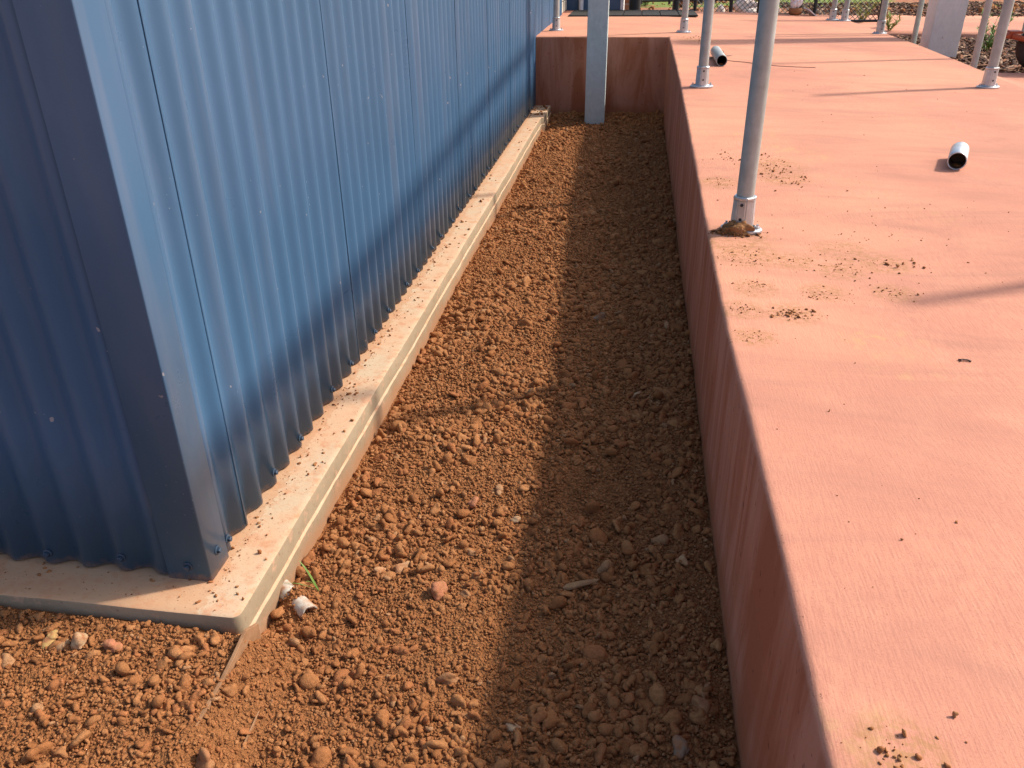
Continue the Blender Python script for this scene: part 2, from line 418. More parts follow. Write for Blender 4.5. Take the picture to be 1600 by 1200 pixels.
# ------------------------------------------------------------------ trench soil
XF, YF, ZF = -.788, 1.215, .11           # outer edge, front edge and top of the shed footing
def soil_h(x, y):
    x = np.asarray(x, float); y = np.asarray(y, float)
    h = .022*fbm(x*2.3, y*1.7, 3) + .010*fbm(x*9, y*9, 3)
    h = h - .022*np.exp(-((x+.78)/.10)**2)*(y > 1.2) + .012*np.exp(-((x-.22)/.08)**2)
    fl = np.clip((-.66-x)/.11, 0, 1)*np.clip((1.30-y)/.10, 0, 1)      # higher bank in front of the shed
    h = h + fl*(.078 - .6*h)
    h = h + .05*np.clip((y-7.3)/.5, 0, 1) + .044*np.exp(-((x+.742)/.040)**2-((y-1.395)/.045)**2)
    return h
def soil_patch(x0, x1, dx, y0, y1, dy):
    return grid_mesh('', np.arange(x0, x1+dx*.5, dx), np.arange(y0, y1+dy*.5, dy),
                     lambda X, Y: soil_h(X, Y) + .004*fbm(X*45, Y*45, 3) + .003*fbm(X*110, Y*110, 2), None)
L = [soil_patch(-.86, .30, .008, 1.12, 3.2, .008), soil_patch(-3.4, .30, .009, -.2, 1.29, .009),
     soil_patch(-.90, .30, .014, 3.2, 7.92, .018), soil_patch(-3.4, .3, .05, -3, -.2, .05)]
tag(link('trench_soil', mesh_np('trench_soil', *merge(L)), SOIL), kind='structure')

def ico(sub):
    bm = bmesh.new(); bmesh.ops.create_icosphere(bm, subdivisions=sub, radius=1)
    bm.verts.ensure_lookup_table(); V = np.array([v.co[:] for v in bm.verts]); F = np.array([[v.index for v in f.verts] for f in bm.faces]); bm.free(); return V, F
def lump(V, rnd, amt):
    W = V.copy(); f = np.ones(len(V))
    for k in range(7):
        d = rnd.normal(size=3); d /= np.linalg.norm(d); c = rnd.uniform(.35, .9)
        t = W@d
        f *= 1 - amt*.5*np.clip(t-c+.35, 0, 1)
        f *= 1 + amt*.22*np.sin(3.1*t+rnd.uniform(0, 6))
    if len(V) > 300: f *= 1+.13*fbm(V[:, 0]*3.2+rnd.uniform(0, 90), V[:, 1]*3.2+V[:, 2]*2.7, 3)
    W = W*f[:, None]; W *= rnd.uniform(.84, 1.14, 3); return W
protos = {s: [lump(ico(s)[0], rng, .9) for _ in range(14)] for s in (1, 2, 3)}
icof = {s: ico(s)[1] for s in (1, 2, 3)}
PAL = np.array([1.0, .93, .84])*np.array([[.34, .145, .058], [.39, .178, .074], [.29, .118, .045], [.44, .22, .10], [.37, .142, .061], [.375, .18, .078], [.27, .11, .043]])
def scatter(P, r, rnd, flat=.85, sink=.3):
    out = []; cols = []
    lod = np.where(r > .013, 3, np.where(r > .0050, 2, 1))
    pick = rnd.integers(0, 14, len(r))
    for s in (1, 2, 3):
        for k in range(14):
            idx = np.where((lod == s) & (pick == k))[0]
            if not len(idx): continue
            W = protos[s][k]; n = len(idx)
            q = rnd.normal(size=(n, 4)); q[:, 1:3] *= .5; q /= np.linalg.norm(q, axis=1)[:, None]
            a, b, c, d = q.T
            Rm = np.stack([1-2*(c*c+d*d), 2*(b*c-a*d), 2*(b*d+a*c), 2*(b*c+a*d), 1-2*(b*b+d*d), 2*(c*d-a*b), 2*(b*d-a*c), 2*(c*d+a*b), 1-2*(b*b+c*c)], 1).reshape(n, 3, 3)
            V = np.einsum('nij,vj->nvi', Rm, W)*r[idx][:, None, None]
            V[:, :, 2] *= flat
            V += P[idx][:, None, :]; V[:, :, 2] += (r[idx]*sink)[:, None]
            Fk = icof[s][None]+np.arange(n)[:, None, None]*len(W)
            out.append((V.reshape(-1, 3), Fk.reshape(-1, 3)))
            cc = PAL[rnd.integers(0, len(PAL), n)]*rnd.uniform(.85, 1.15, (n, 1))
            pale = rnd.random(n) < .035; cc[pale] = np.array([.46, .275, .145])*rnd.uniform(.8, 1.1, (pale.sum(), 1))
            cols.append(np.repeat(cc, len(W), 0))
    V, F = merge(out); return V, F, np.concatenate(cols)
def clods(n, x0, x1, y0, y1, rmin, rmax, al, rnd):
    x = rnd.uniform(x0, x1, n); y = rnd.uniform(y0, y1, n)
    g = fbm(x*3.1+40, y*3.1, 3)                       # coarse and fine patches
    u = rnd.random(n)
    r = rmin*(1-u*(1-(rmin/rmax)**al))**(-1/al)
    big = r > rmin*2.2
    keep = ~(big & (rnd.random(n) > np.clip(.45+1.3*g, .06, 1)))
    keep &= ~((x < XF+.012) & (y > YF-.012))
    keep &= x < XW-.006
    x, y, r = x[keep], y[keep], r[keep]
    return np.stack([x, y, soil_h(x, y)], 1), r
G = [clods(95000, -2.0, .27, .45, 2.4, .0032, .019, 1.95, rng),
     clods(42000, -.80, .27, 2.35, 4.4, .0044, .022, 2.2, rng),
     clods(30000, -.82, .27, 4.35, 7.86, .0058, .026, 2.7, rng),
     clods(2500, -3.4, -1.9, .2, 1.25, .008, .03, 2.2, rng), clods(5000, -2., .27, -.8, .45, .006, .03, 2.2, rng)]
# a band of coarser lumps along the foot of the wall and below the footing
def band(n, xa, xb, ya, yb, r0, r1):
    x = rng.uniform(xa, xb, n); y = rng.uniform(ya, yb, n); r = r0+(r1-r0)*rng.random(n)**3
    return np.stack([x, y, soil_h(x, y)], 1), r
G += [band(420, .10, .255, .6, 4.5, .007, .022), band(200, -1.9, -.85, .92, 1.2, .007, .018), band(160, -.70, -.35, 1.1, 2.3, .008, .020),
      band(160, -.80, -.6, 6.2, 7.8, .01, .03)]
P = np.concatenate([g[0] for g in G]); r = np.concatenate([g[1] for g in G])
V, F, C = scatter(P, r, rng)
tag(link('soil_clods', mesh_np('soil_clods', V, F, C), CLOD), kind='stuff')

# crumbs dropped on the walkway and the footing ledge ----------------------
cr = []; crr = []
def crumbs(px, py, n, sx, sy, r0, r1, z=None, dz=0):
    c = onz(px, py, .53) if z is None else onz(px, py, z)
    x = c.x+rng.normal(0, sx, n); y = c.y+rng.normal(0, sy, n)
    zz = walk(x, y) if z is None else np.full(n, z)
    k = (x > XW+.02) if z is None else np.ones(n, bool)
    cr.append(np.stack([x, y, zz], 1)[k]); crr.append(1.2*(r0+(r1-r0)*rng.random(n)**3.2)[k])
for a in ((1200, 275, 150, .05, .12, .001, .006), (1140, 262, 60, .05, .06, .001, .005), (1125, 295, 50, .03, .04, .001, .004), (1230, 290, 60, .05, .06, .001, .005),
          (1160, 395, 110, .05, .05, .001, .004), (1240, 400, 40, .04, .02, .001, .004), (1310, 412, 60, .05, .05, .001, .004), (1380, 405, 60, .06, .02, .001, .006),
          (1180, 435, 60, .05, .02, .001, .003), (1240, 478, 130, .035, .02, .001, .005), (1160, 472, 50, .02, .02, .001, .004), (1400, 445, 50, .03, .03, .001, .004),
          (1290, 452, 60, .06, .03, .001, .004), (1180, 515, 50, .03, .02, .001, .003), (1330, 340, 90, .3, .4, .001, .004), (1400, 600, 60, .35, .5, .0008, .0032),
          (1310, 385, 90, .2, .25, .001, .004), (1080, 94, 60, .05, .15, .002, .007), (1330, 180, 60, .3, .6, .001, .005), (1400, 1185, 45, .02, .02, .001, .005), (1480, 900, 30, .25, .3, .0008, .003)):
    crumbs(*a)
def foot_crumbs(n, x0, x1, y0, y1, r1):
    x = rng.uniform(x0, x1, n); y = rng.uniform(y0, y1, n)
    cr.append(np.stack([x, y, np.full(n, ZF)], 1)); crr.append(.001+(r1-.001)*rng.random(n)**4)
foot_crumbs(420, -.905, -.86, 1.3, 3.8, .006); foot_crumbs(200, -.90, -.80, 1.25, 3.6, .007); foot_crumbs(120, -.90, -.80, 3.6, 7.6, .011); foot_crumbs(110, -1.5, -.83, 1.23, 1.33, .006); foot_crumbs(60, -.9, -.79, 7.3, 7.8, .02)
V, F, C = scatter(np.concatenate(cr), np.concatenate(crr), rng, .8, .3)
tag(link('soil_crumbs', mesh_np('soil_crumbs', V, F, C*.9), CLOD), kind='stuff')

# ------------------------------------------------------------------ the shed
XS, YS = -.915, 1.335                      # mean planes of side and front cladding
PI_, AM = .0935, .0102
shed = empty('steel_shed', (XS, YS, 0), label='blue corrugated steel shed standing on a concrete footing at the left of the trench', cat='shed')
def loc(o): o.location = (-XS, -YS, 0); return o
Z1 = 2.75
def cladding(n, along, start, dirn, off, z0=ZF+.006, lip=1):
    """one sheet: n corrugations starting at 'start'"""
    m = int(n*14)+1; V = []
    for i in range(m):
        s = i/14*PI_
        d = AM*math.cos(2*math.pi*s/PI_); base = .0022*(1-i/m)+.0004
        # pan slightly flatter than the ridge
        d = d if d > 0 else d*.9
        # the overlapping side edge turns down
        e = -.004*max(0, 1-(m-1-i)/1.5)*0
        for z in (z0, z0+.35, 1.4, Z1):
            bow = .0006*math.sin(z*4+start*5)
            if along == 'y': V.append((XS+d+base+bow+e, start+dirn*s, z))
            else: V.append((start+dirn*s, YS-d-base-bow, z))
    F = [[i*4+k, (i+1)*4+k, (i+1)*4+k+1, i*4+k+1] for i in range(m-1) for k in range(3)]
    V = np.array(V); F = np.array(F)
    if (along == 'y') != (dirn > 0) or along == 'x': F = F if along == 'x' and dirn < 0 else F
    return V, F
def sheet(name, *a, **k):
    V, F = cladding(*a, **k); me = mesh_np(name, V, F)
    o = loc(link(name, me, BLUE, shed))
    md = o.modifiers.new('thickness', 'SOLIDIFY'); md.thickness = .0012; md.offset = 0
    return o
y = 1.33
first = True
ystarts = []
y = 1.515 - 10*PI_
k = 0
while y < 10.4:
    n = 10.32 if y+10*PI_ < 10.4 else (10.5-y)/PI_
    s0 = y
    if k == 0: s0, nn = 1.515-2*PI_, 2.32
    else: nn = n
    sheet('wall_sheet', nn, 'y', s0, 1, 1 if k % 2 else 2.6)
    ystarts.append(s0); y += 10*PI_; k += 1
x = XS-.01
for k, n in enumerate((10.3, 10.3, 10.3)):
    sheet('wall_sheet', n, 'x', XS-.012-k*10*PI_, -1, 1 if k % 2 else 2.6)
# corner flashing
bm = bmesh.new()
xo, yo, t = XS+.0165, YS-.0165, .0015
prof2 = [(xo-.006, yo+.088), (xo, yo+.086), (xo, yo+.0025), (xo-.0008, yo+.0008), (xo-.0025, yo), (xo-.104, yo), (xo-.106, yo+.006)]
rings = []
for z in (ZF-.004, 1.0, 1.9, Z1):
    rings.append([bm.verts.new((a, b, z)) for a, b in prof2])
for A, B in zip(rings, rings[1:]):
    for i in range(len(A)-1): bm.faces.new((A[i], A[i+1], B[i+1], B[i]))
fl = loc(obj('corner_flashing', bm, BLUE, shed, True, 20)); md = fl.modifiers.new('thickness', 'SOLIDIFY'); md.thickness = .0012; md.offset = 0
# cladding screws: hexagon head on a washer
def screw_mesh():
    bm = bmesh.new()
    lathe(bm, [(.0115, 0), (.0115, .0016), (.008, .003), (.008, .003)], 16)
    rr = lathe(bm, [(.0068, .002), (.0068, .0085), (.005, .010), (0.0001, .010)], 6)
    bmesh.ops.recalc_face_normals(bm, faces=bm.faces)
    me = bpy.data.meshes.new('screw'); bm.to_mesh(me); bm.free(); me.materials.append(SCREW); return me
SM = screw_mesh()
def screw(x, y, z, rot):
    o = bpy.data.objects.new('screw', SM); S.collection.objects.link(o); o.parent = shed; o.location = (x-XS, y-YS, z); o.rotation_euler = rot
sx_ = XS+AM+.002
screw(xo+.0008, yo+.045, .165, (0, R(90), 0)); screw(xo+.0008, yo+.016, .135, (0, R(90), 0)) if False else None
i = 0; yy = 1.515-PI_
while yy < 7.6:
    screw(sx_+.001, yy, .150+.006*math.sin(yy*9), (0, R(90), 0)); i += 1; yy += PI_*(3 if i % 2 else 2) if i > 1 else PI_*3
screw(xo-.05, yo-.0008, .150, (R(90), 0, 0))
for k in range(1, 9): screw(XS-.012-PI_*2*k, YS-AM-.0035, .152+.004*math.sin(k*2.2), (R(90), 0, 0))
# footing: L-shaped ledge with rounded arris, a form-board lip and a broken bottom edge
def footing():
    V = []; F = []
    pts = []
    for i in range(50): pts.append((-3.6+(XF-.02+3.6)*i/49, YF, 0, -1))
    for a in (20, 45, 70): pts.append((XF-.02+.02*math.sin(R(a)), YF+.02-.02*math.cos(R(a)), math.sin(R(a)), -math.cos(R(a))))
    for i in range(240): pts.append((XF, YF+.02+(7.84-YF)*i/239, 1, 0))
    m = 11
    for (x, y, nx, ny) in pts:
        w1 = .003*float(fbm(x*5+y*5, 3.3, 3)); w2 = .004*float(fbm(x*11+y*13, 9.3, 3))
        lipz = .050+.006*float(vn(y*2+x*2, 1.1))+.002*float(vn(y*40+x*40, 6.1))
        jog = .022 if y > 7.25 and nx > .9 else 0
        chn = float(fbm(x*19+y*19, 4.4, 3)); ch = .0045*(1+.6*chn)+.010*max(0, chn-.42)
        sec = [(-.3, ZF), (-.14, ZF+.0), (-.07, ZF), (-.02, ZF), (-ch, ZF), (-ch*.3, ZF-ch*.35), (0, ZF-ch),
               (w1*.4-.001, lipz+.0015), (.0055+w2, lipz-.001), (.0050+w2, .02), (-.006+w2, -.14)]
        for d, z in sec:
            dd = d+jog if d > -.02 else d
            if d < -.015:
                if ny < -.99: V.append((min(x, XF+d), YF-d, z))
                elif nx > .99: V.append((XF+dd, max(y, YF-d), z))
                else: V.append((XF+d, YF-d, z))
            else: V.append((x+nx*(dd+w1), y+ny*(dd+w1), z))
    for i in range(len(pts)-1):
        for k in range(m-1): F.append([i*m+k, i*m+k+1, (i+1)*m+k+1, (i+1)*m+k])
    return np.array(V), np.array(F)
V, F = footing(); F = F[:, ::-1]
fo = loc(link('footing', mesh_np('footing', V, F), FOOT, shed)); fo.data.set_sharp_from_angle(angle=R(28))
# roof
bm = bmesh.new()
box(bm, -4.6, XS+.10, YS-.08, 10.6, Z1, Z1+.06)
loc(obj('roof', bm, BLUE, shed))
bm = bmesh.new(); box(bm, -4.2, -.935, 1.358, 10.4, .0, Z1-.01); loc(obj('leak_blocker', bm, BLACK, shed))  # added unseen black box, stops sun leaking in below the cladding

# ------------------------------------------------------------------ posts
def post(loc_, h, sock=True, label='', group=None, rot=0, big=False, name='rail_post'):
    t = empty(name, loc_, rot, label=label, cat='post', group=group)
    rp = .0290
    bm = bmesh.new(); tube(bm, (0, 0, .01), (0, 0, h), rp, n=28); obj('pipe', bm, GALV, t, True, 40)
    if sock:
        bm = bmesh.new()
        rings = lathe(bm, [(.040, .009), (.0405, .03), (.0385, .08), (.0380, .106), (.0392, .108), (.0392, .116), (.036, .119), (.0292, .119)], 8)
        bmesh.ops.rotate(bm, verts=bm.verts, matrix=Matrix.Rotation(R(22.5), 3, 'Z'))
        bmesh.ops.bevel(bm, geom=[e for e in bm.edges if abs((e.verts[0].co-e.verts[1].co).z) > .003 and (e.verts[0].co-e.verts[1].co).xy.length < .003], offset=.004, segments=2, affect='EDGES')
        sk = obj('socket', bm, SOCK, t, True, 30)
        for z in (.045, .094):
            bm = bmesh.new(); tube(bm, (0, -.0310, z), (0, -.0378, z), .0060, .0054, 12); obj('set_screw', bm, HOLE, sk)
        bm = bmesh.new()
        rg = lathe(bm, [(.03, 0), (.064, 0), (.0655, .003), (.0645, .0085), (.061, .0105), (.044, .012), (.041, .018)], 32, 1.08, .76)
        fg = obj('base_flange', bm, SOCK, t, True, 40)
        for s in (-1, 1):
            bm = bmesh.new()
            rr = lathe(bm, [(.0085, .011), (.0085, .018), (.004, .0185), (.004, .026), (.0001, .026)], 6, c=(s*.053, 0)); obj('bolt', bm, BOLT, fg)
    return t
gl = 'galvanised posts standing on the ramp and landing'
def on_walk(px, py, z0):
    z = z0
    for _ in range(6):
        p = onz(px, py, z); z = .5*z+.5*float(walk(p.x, p.y))
    p.z = float(walk(p.x, p.y)); return p
p1 = on_walk(1158, 359, .53)
def rail_z(y): return float(np.interp(y, [1.9, 2.5, 3.1, 4, 5.6, 6.6, 8.2], [1.62, 1.655, 1.69, 1.755, 1.856, 1.92, 1.97]))
P1 = post(p1, rail_z(p1.y)-p1.z, label='nearest galvanised pipe post on the ramp edge, its base heaped with brown soil', group=gl, rot=R(-20))
p2 = on_walk(1096, 136, .65); P2 = post(p2, rail_z(p2.y)-p2.z, label='galvanised pipe post on the ramp edge just left of the longer pipe offcut', group=gl, rot=R(5))
p3 = on_walk(1068, 51, .70); P3 = post(p3, rail_z(p3.y)-p3.z, label='galvanised pipe post at the far corner where the trench end wall meets the ramp edge', group=gl, rot=R(-8))
p4 = on_walk(869, 48, .70); p4.y = max(p4.y, 8.2); P4 = post(p4, 1.25, label='galvanised pipe post on the landing beside the blue wall, left of the square column', group=gl, rot=R(10))
p5 = on_walk(1543, 137, .60); P5 = post(p5, 1.12, label='nearest galvanised post on the right edge of the ramp, close to the orange wheel', group=gl, rot=R(12))
p6 = on_walk(1377, 53, .63); p6.x = min(p6.x, XE-.07); P6 = post(p6, 1.12, label='galvanised post on the right ramp edge in front of the thick black fence post', group=gl, rot=R(8))
p7 = on_walk(1300, 32, .64); P7 = post(p7, 1.12, label='left one of two galvanised posts close together at the top of the ramp', group=gl, rot=R(-12))
p8 = on_walk(1319, 33, .64); P8 = post(p8, 1.12, label='right one of two galvanised posts close together at the top of the ramp', group=gl)
P9 = post((1.88, 2.73, float(walk(1.88, 2.73))), 1.07, label='galvanised post on the near part of the ramp beyond the right side of the picture', group=gl)
def pole(px, py, x, label):
    p = onx(px, py, x); t = empty('garden_pole', (p.x, p.y, .43), label=label, cat='pole', group='plain poles behind the ramp')
    bm = bmesh.new(); tube(bm, (0, 0, 0), (0, 0, 1.9), .024, n=20); obj('pipe', bm, GALV, t, True, 40)
    bm = bmesh.new(); lathe(bm, [(.0001, 1.91), (.018, 1.908), (.026, 1.90), (.026, 1.88)], 20); obj('cap', bm, SOCK, t, True, 40)
pole(1428, 62, 2.62, 'plain steel pole behind the ramp just left of the wide pale column')
pole(1520, 108, 2.56, 'plain steel pole rising in front of the green seedling')
pole(1597, 62, 3.6, 'steel pole at the right margin beyond the orange wheel')
pole(1241, 19, 1.95, 'steel pole at the top of the landing beside the brown pot')
# handrail over the left posts
hr = empty('handrail', (p1.x, p1.y, p1.z+1.09), label='galvanised handrail carried on the posts along the trench', cat='handrail')
bm = bmesh.new()
pts = [(p1.x+(p3.x-p1.x)*(y-p1.y)/(p3.y-p1.y), y, rail_z(y)) for y in np.linspace(1.93, p3.y, 14)]
path_tube(bm, [Vector(q)-Vector((p1.x, p1.y, p1.z+1.09)) for q in pts], .040, 16); obj('top_rail', bm, GALV, hr, True, 50)
hr2 = empty('landing_rail', (p4.x, p4.y, p4.z+1.23), label='galvanised rail across the landing behind the square column', cat='handrail')
bm = bmesh.new(); path_tube(bm, [(0, 0, .02), (.6, -.08, .02), (p3.x-p4.x, p3.y-p4.y, .02)], .024, 16); obj('top_rail', bm, GALV, hr2, True, 50)

# square columns
def column(name, x0, x1, y0, y1, z0, z1, mat, label):
    t = empty(name, ((x0+x1)/2, (y0+y1)/2, z0), label=label, cat='column')
    bm = bmesh.new(); a, b = (x1-x0)/2, (y1-y0)/2
    box(bm, -a, a, -b, b, 0, z1-z0, .006); obj('shaft', bm, mat, t, True, 40)
    bm = bmesh.new(); box(bm, -a-.04, a+.04, -b-.04, b+.04, z1-z0+.001, z1-z0+.015, .002); obj('cap_plate', bm, mat, t)
    return t
column('square_column', -.428, -.256, 7.50, 7.66, -.08, 3.0, COL, 'square grey galvanised steel column standing in the soil at the far end of the trench')
pc = onx(1451, 70, 2.62)
column('square_column', 2.62, 2.88, pc.y, pc.y+.26, .42, 3.0, COLP, 'wide pale square column with rust marks behind the right edge of the ramp')

# ------------------------------------------------------------------ loose pipes
def offcut(name, a, b, ro, label, mat, inner, coll):
    a, b = Vector(a), Vector(b); L = (b-a).length
    t = empty(name, a, label=label, cat='pipe')
    q = (b-a).to_track_quat('Z', 'Y').to_matrix()
    bm = bmesh.new(); n = 32
    secs = [(ro-.004, 0), (ro-.001, -.0005), (ro, .001), (ro, L-.001), (ro-.001, L), (ro-.004, L), (ro-.0045, .0), ]
    rings = []
    for r1, z in [(ro-.0045, L*.999), (ro-.0045, .001), (ro-.0035, 0), (ro-.001, 0), (ro, .0015), (ro, L-.0015), (ro-.001, L), (ro-.0035, L), (ro-.0045, L*.999)]:
        rings.append([bm.verts.new(q@Vector((r1*math.cos(2*math.pi*i/n), r1*math.sin(2*math.pi*i/n), z))) for i in range(n)])
    for A, B in zip(rings, rings[1:]):
        for i in range(n): bm.faces.new((A[i], A[(i+1) % n], B[(i+1) % n], B[i]))
    o = obj('tube', bm, mat, t, True, 40)
    bm = bmesh.new(); rr = []
    for r1, z in [(ro-.005, .002), (ro-.0052, L*.55), (.0001, L*.56)]:
        rr.append([bm.verts.new(q@Vector((r1*math.cos(2*math.pi*i/n), r1*math.sin(2*math.pi*i/n), z))) for i in range(n)])
    for A, B in zip(rr, rr[1:]):
        for i in range(n): bm.faces.new((A[i], B[i], B[(i+1) % n], A[(i+1) % n]))
    obj('bore_blocker', bm, BORE, o, True, 40)  # added dark liner, closed partway so no light shows through the pipe
    # dried soil lying inside the mouth
    bm = bmesh.new(); bmesh.ops.create_icosphere(bm, subdivisions=3, radius=1)
    for v in bm.verts:
        p = v.co; nn = 1+.3*float(vn(p.x*3+9, p.y*3+p.z*2))
        v.co = q@Vector((0, 0, 0)) + q@Vector((p.x*ro*.0, 0, .05)) + Vector((p.x*ro*.5*nn, p.y*.03*nn, p.z*ro*.16*nn-ro*.74))
    obj('soil_plug', bm, SOIL, o, True)
    return t
INN = GALV
a = on_walk(1492, 266, .53); d = Vector((a.x, a.y, 0)).normalized(); ro = .0365
a.z += ro; b = a+d*.19; b.z = float(walk(b.x, b.y))+ro
offcut('pipe_offcut', a, b, ro, 'short stub of galvanised pipe lying alone in the middle of the ramp', SOCK, INN, 1)
a = on_walk(1127, 104, .66); b = on_walk(1117, 88, .67); b = a+(b-a).normalized()*.50; ro = .0375; a.z += ro; b.z = float(walk(b.x, b.y))+ro
offcut('pipe_offcut', a, b, ro, 'longer grey pipe offcut wrapped with tie wire beside the second ramp post', GALV, INN, 1)
mid = (a+b)/2
bm = bmesh.new()
def curve(pts, n=14):
    P = [Vector(p) for p in pts]; out = []
    for i in range(len(P)-1):
        p0, p1_, p2_, p3_ = P[max(i-1, 0)], P[i], P[i+1], P[min(i+2, len(P)-1)]
        for k in range(n):
            t = k/n; out.append(.5*((2*p1_)+(p2_-p0)*t+(2*p0-5*p1_+4*p2_-p3_)*t*t+(3*p1_-p0-3*p2_+p3_)*t**3))
    return out+[P[-1]]
zz = float(walk(.8, 6.3))
path_tube(bm, curve([(mid.x-.12, mid.y-.02, zz+.004), (mid.x-.045, mid.y, zz+.03), (mid.x, mid.y, zz+.0795), (mid.x+.05, mid.y, zz+.02), (mid.x+.2, mid.y-.02, zz+.004), (mid.x+.38, mid.y-.22, zz+.005), (mid.x+.62, mid.y-.28, zz+.003)]), .0022, 6)
path_tube(bm, curve([(mid.x+.03, mid.y+.04, zz+.075), (mid.x+.08, mid.y+.25, zz+.02), (mid.x+.2, mid.y+.5, zz+.004)]), .0022, 6)
tag(obj('tie_wire', bm, WIRE, None, True), 'thin rusty tie wire looped over the longer pipe offcut', 'wire')
# pvc drain stub beside the footing
a = Vector((-.690, 1.352, .004)); dd = Vector((.80, -.60, -.02)).normalized(); b = a-dd*.16; ro = .022
t = empty('drain_pipe', a, label='broken white plastic drain pipe end poking from the soil by the footing corner', cat='pipe')
q = (b-a).to_track_quat('Z', 'Y').to_matrix(); n = 36; bm = bmesh.new(); rings = []
for r1, z in [(ro-.003, .159), (ro-.003, .0), (ro, .0), (ro, .16)]:
    rings.append([bm.verts.new(q@Vector((r1*math.cos(2*math.pi*i/n), r1*math.sin(2*math.pi*i/n), z+(.002*math.sin(i*.35)+.0012*math.sin(i*1.1) if z < .01 else 0)))) for i in range(n)])
for A, B in zip(rings, rings[1:]):
    for i in range(n): bm.faces.new((A[i], A[(i+1) % n], B[(i+1) % n], B[i]))
obj('tube', bm, PVC, t, True, 40)
bm = bmesh.new(); bmesh.ops.create_icosphere(bm, subdivisions=4, radius=1)
for v in bm.verts:
    p = v.co.copy(); nn = 1+.5*float(fbm(p.x*3+9, p.y*3+p.z*2, 3))
    v.co = (b-a)*.30 + Vector((p.x*.021*nn, p.y*.03*nn, p.z*.012*nn-.014))
obj('soil_plug', bm, SOIL, t, True)

# ------------------------------------------------------------------ form boards, stick, marked stones
def board(name, pts, hgt, thick, label):
    """a thin board on edge, following pts (x,y,z of top edge)"""
    bm = bmesh.new(); rings = []
    for i, (x, y, z, hh) in enumerate(pts):
        w = .0012*math.sin(i*1.7)
        rings.append([bm.verts.new((x+s*thick/2+w, y, z+dz*hh)) for s, dz in ((-1, -1), (-1, 0), (1, 0), (1, -1))])
    for A, B in zip(rings, rings[1:]):
        for i in range(4): bm.faces.new((A[i], A[(i+1) % 4], B[(i+1) % 4], B[i]))
    bm.faces.new(rings[0]); bm.faces.new(rings[-1][::-1])
    o = obj(name, bm, TIMB); o.data.transform(Matrix.Translation(-Vector(pts[0][:3]))); o.location = pts[0][:3]
    md = o.modifiers.new('edge', 'BEVEL'); md.width = .0012; md.segments = 2
    return tag(o, label, 'board')
board('form_board', [(-.765, 1.245, .070, .14), (-.763, 1.19, .104, .14), (-.762, 1.13, .092, .13), (-.764, 1.07, .080, .12), (-.768, 1.0, .076, .1), (-.772, .93, .073, .09), (-.775, .86, .060, .08)], .1, .008,
      'thin muddy form board on edge running forward from the footing corner into the soil')
board('form_board', [(-.690, 1.085, .018, .06), (-.686, 1.04, .026, .07), (-.684, .98, .022, .07), (-.680, .93, .0, .06)], .1, .003,
      'short splinter of board on edge right of the longer form board')
def lumpobj(name, px, py, z, r, sc, mat, label, cat, rz=0, sub=4, am=.8, sink=.35):
    bm = bmesh.new(); bmesh.ops.create_icosphere(bm, subdivisions=sub, radius=1)
    V = np.array([v.co[:] for v in bm.verts]); rd = np.random.default_rng(int(px+py)); W = lump(V, rd, am)
    c = onz(px, py, z)
    zz = float(soil_h(c.x, c.y))
    nz_ = 1+.10*fbm(V[:, 0]*4+px, V[:, 1]*4+V[:, 2]*3, 3)
    for v, p, k in zip(bm.verts, W, nz_): v.co = Vector((p[0]*sc[0], p[1]*sc[1], p[2]*sc[2]))*r*k
    o = obj(name, bm, mat, None, True); o.location = (c.x, c.y, zz+r*sc[2]*sink); o.rotation_euler = (0, 0, rz)
    return tag(o, label, cat)
ST = {k: m_stone('stone_'+k, c) for k, c in dict(red=(.42, .165, .09), ochre=(.45, .29, .11), pale=(.46, .31, .18), tan=(.46, .27, .14), grey=(.27, .19, .13), brown=(.33, .165, .075)).items()}
g1 = 'larger stones and clods lying on the soil'
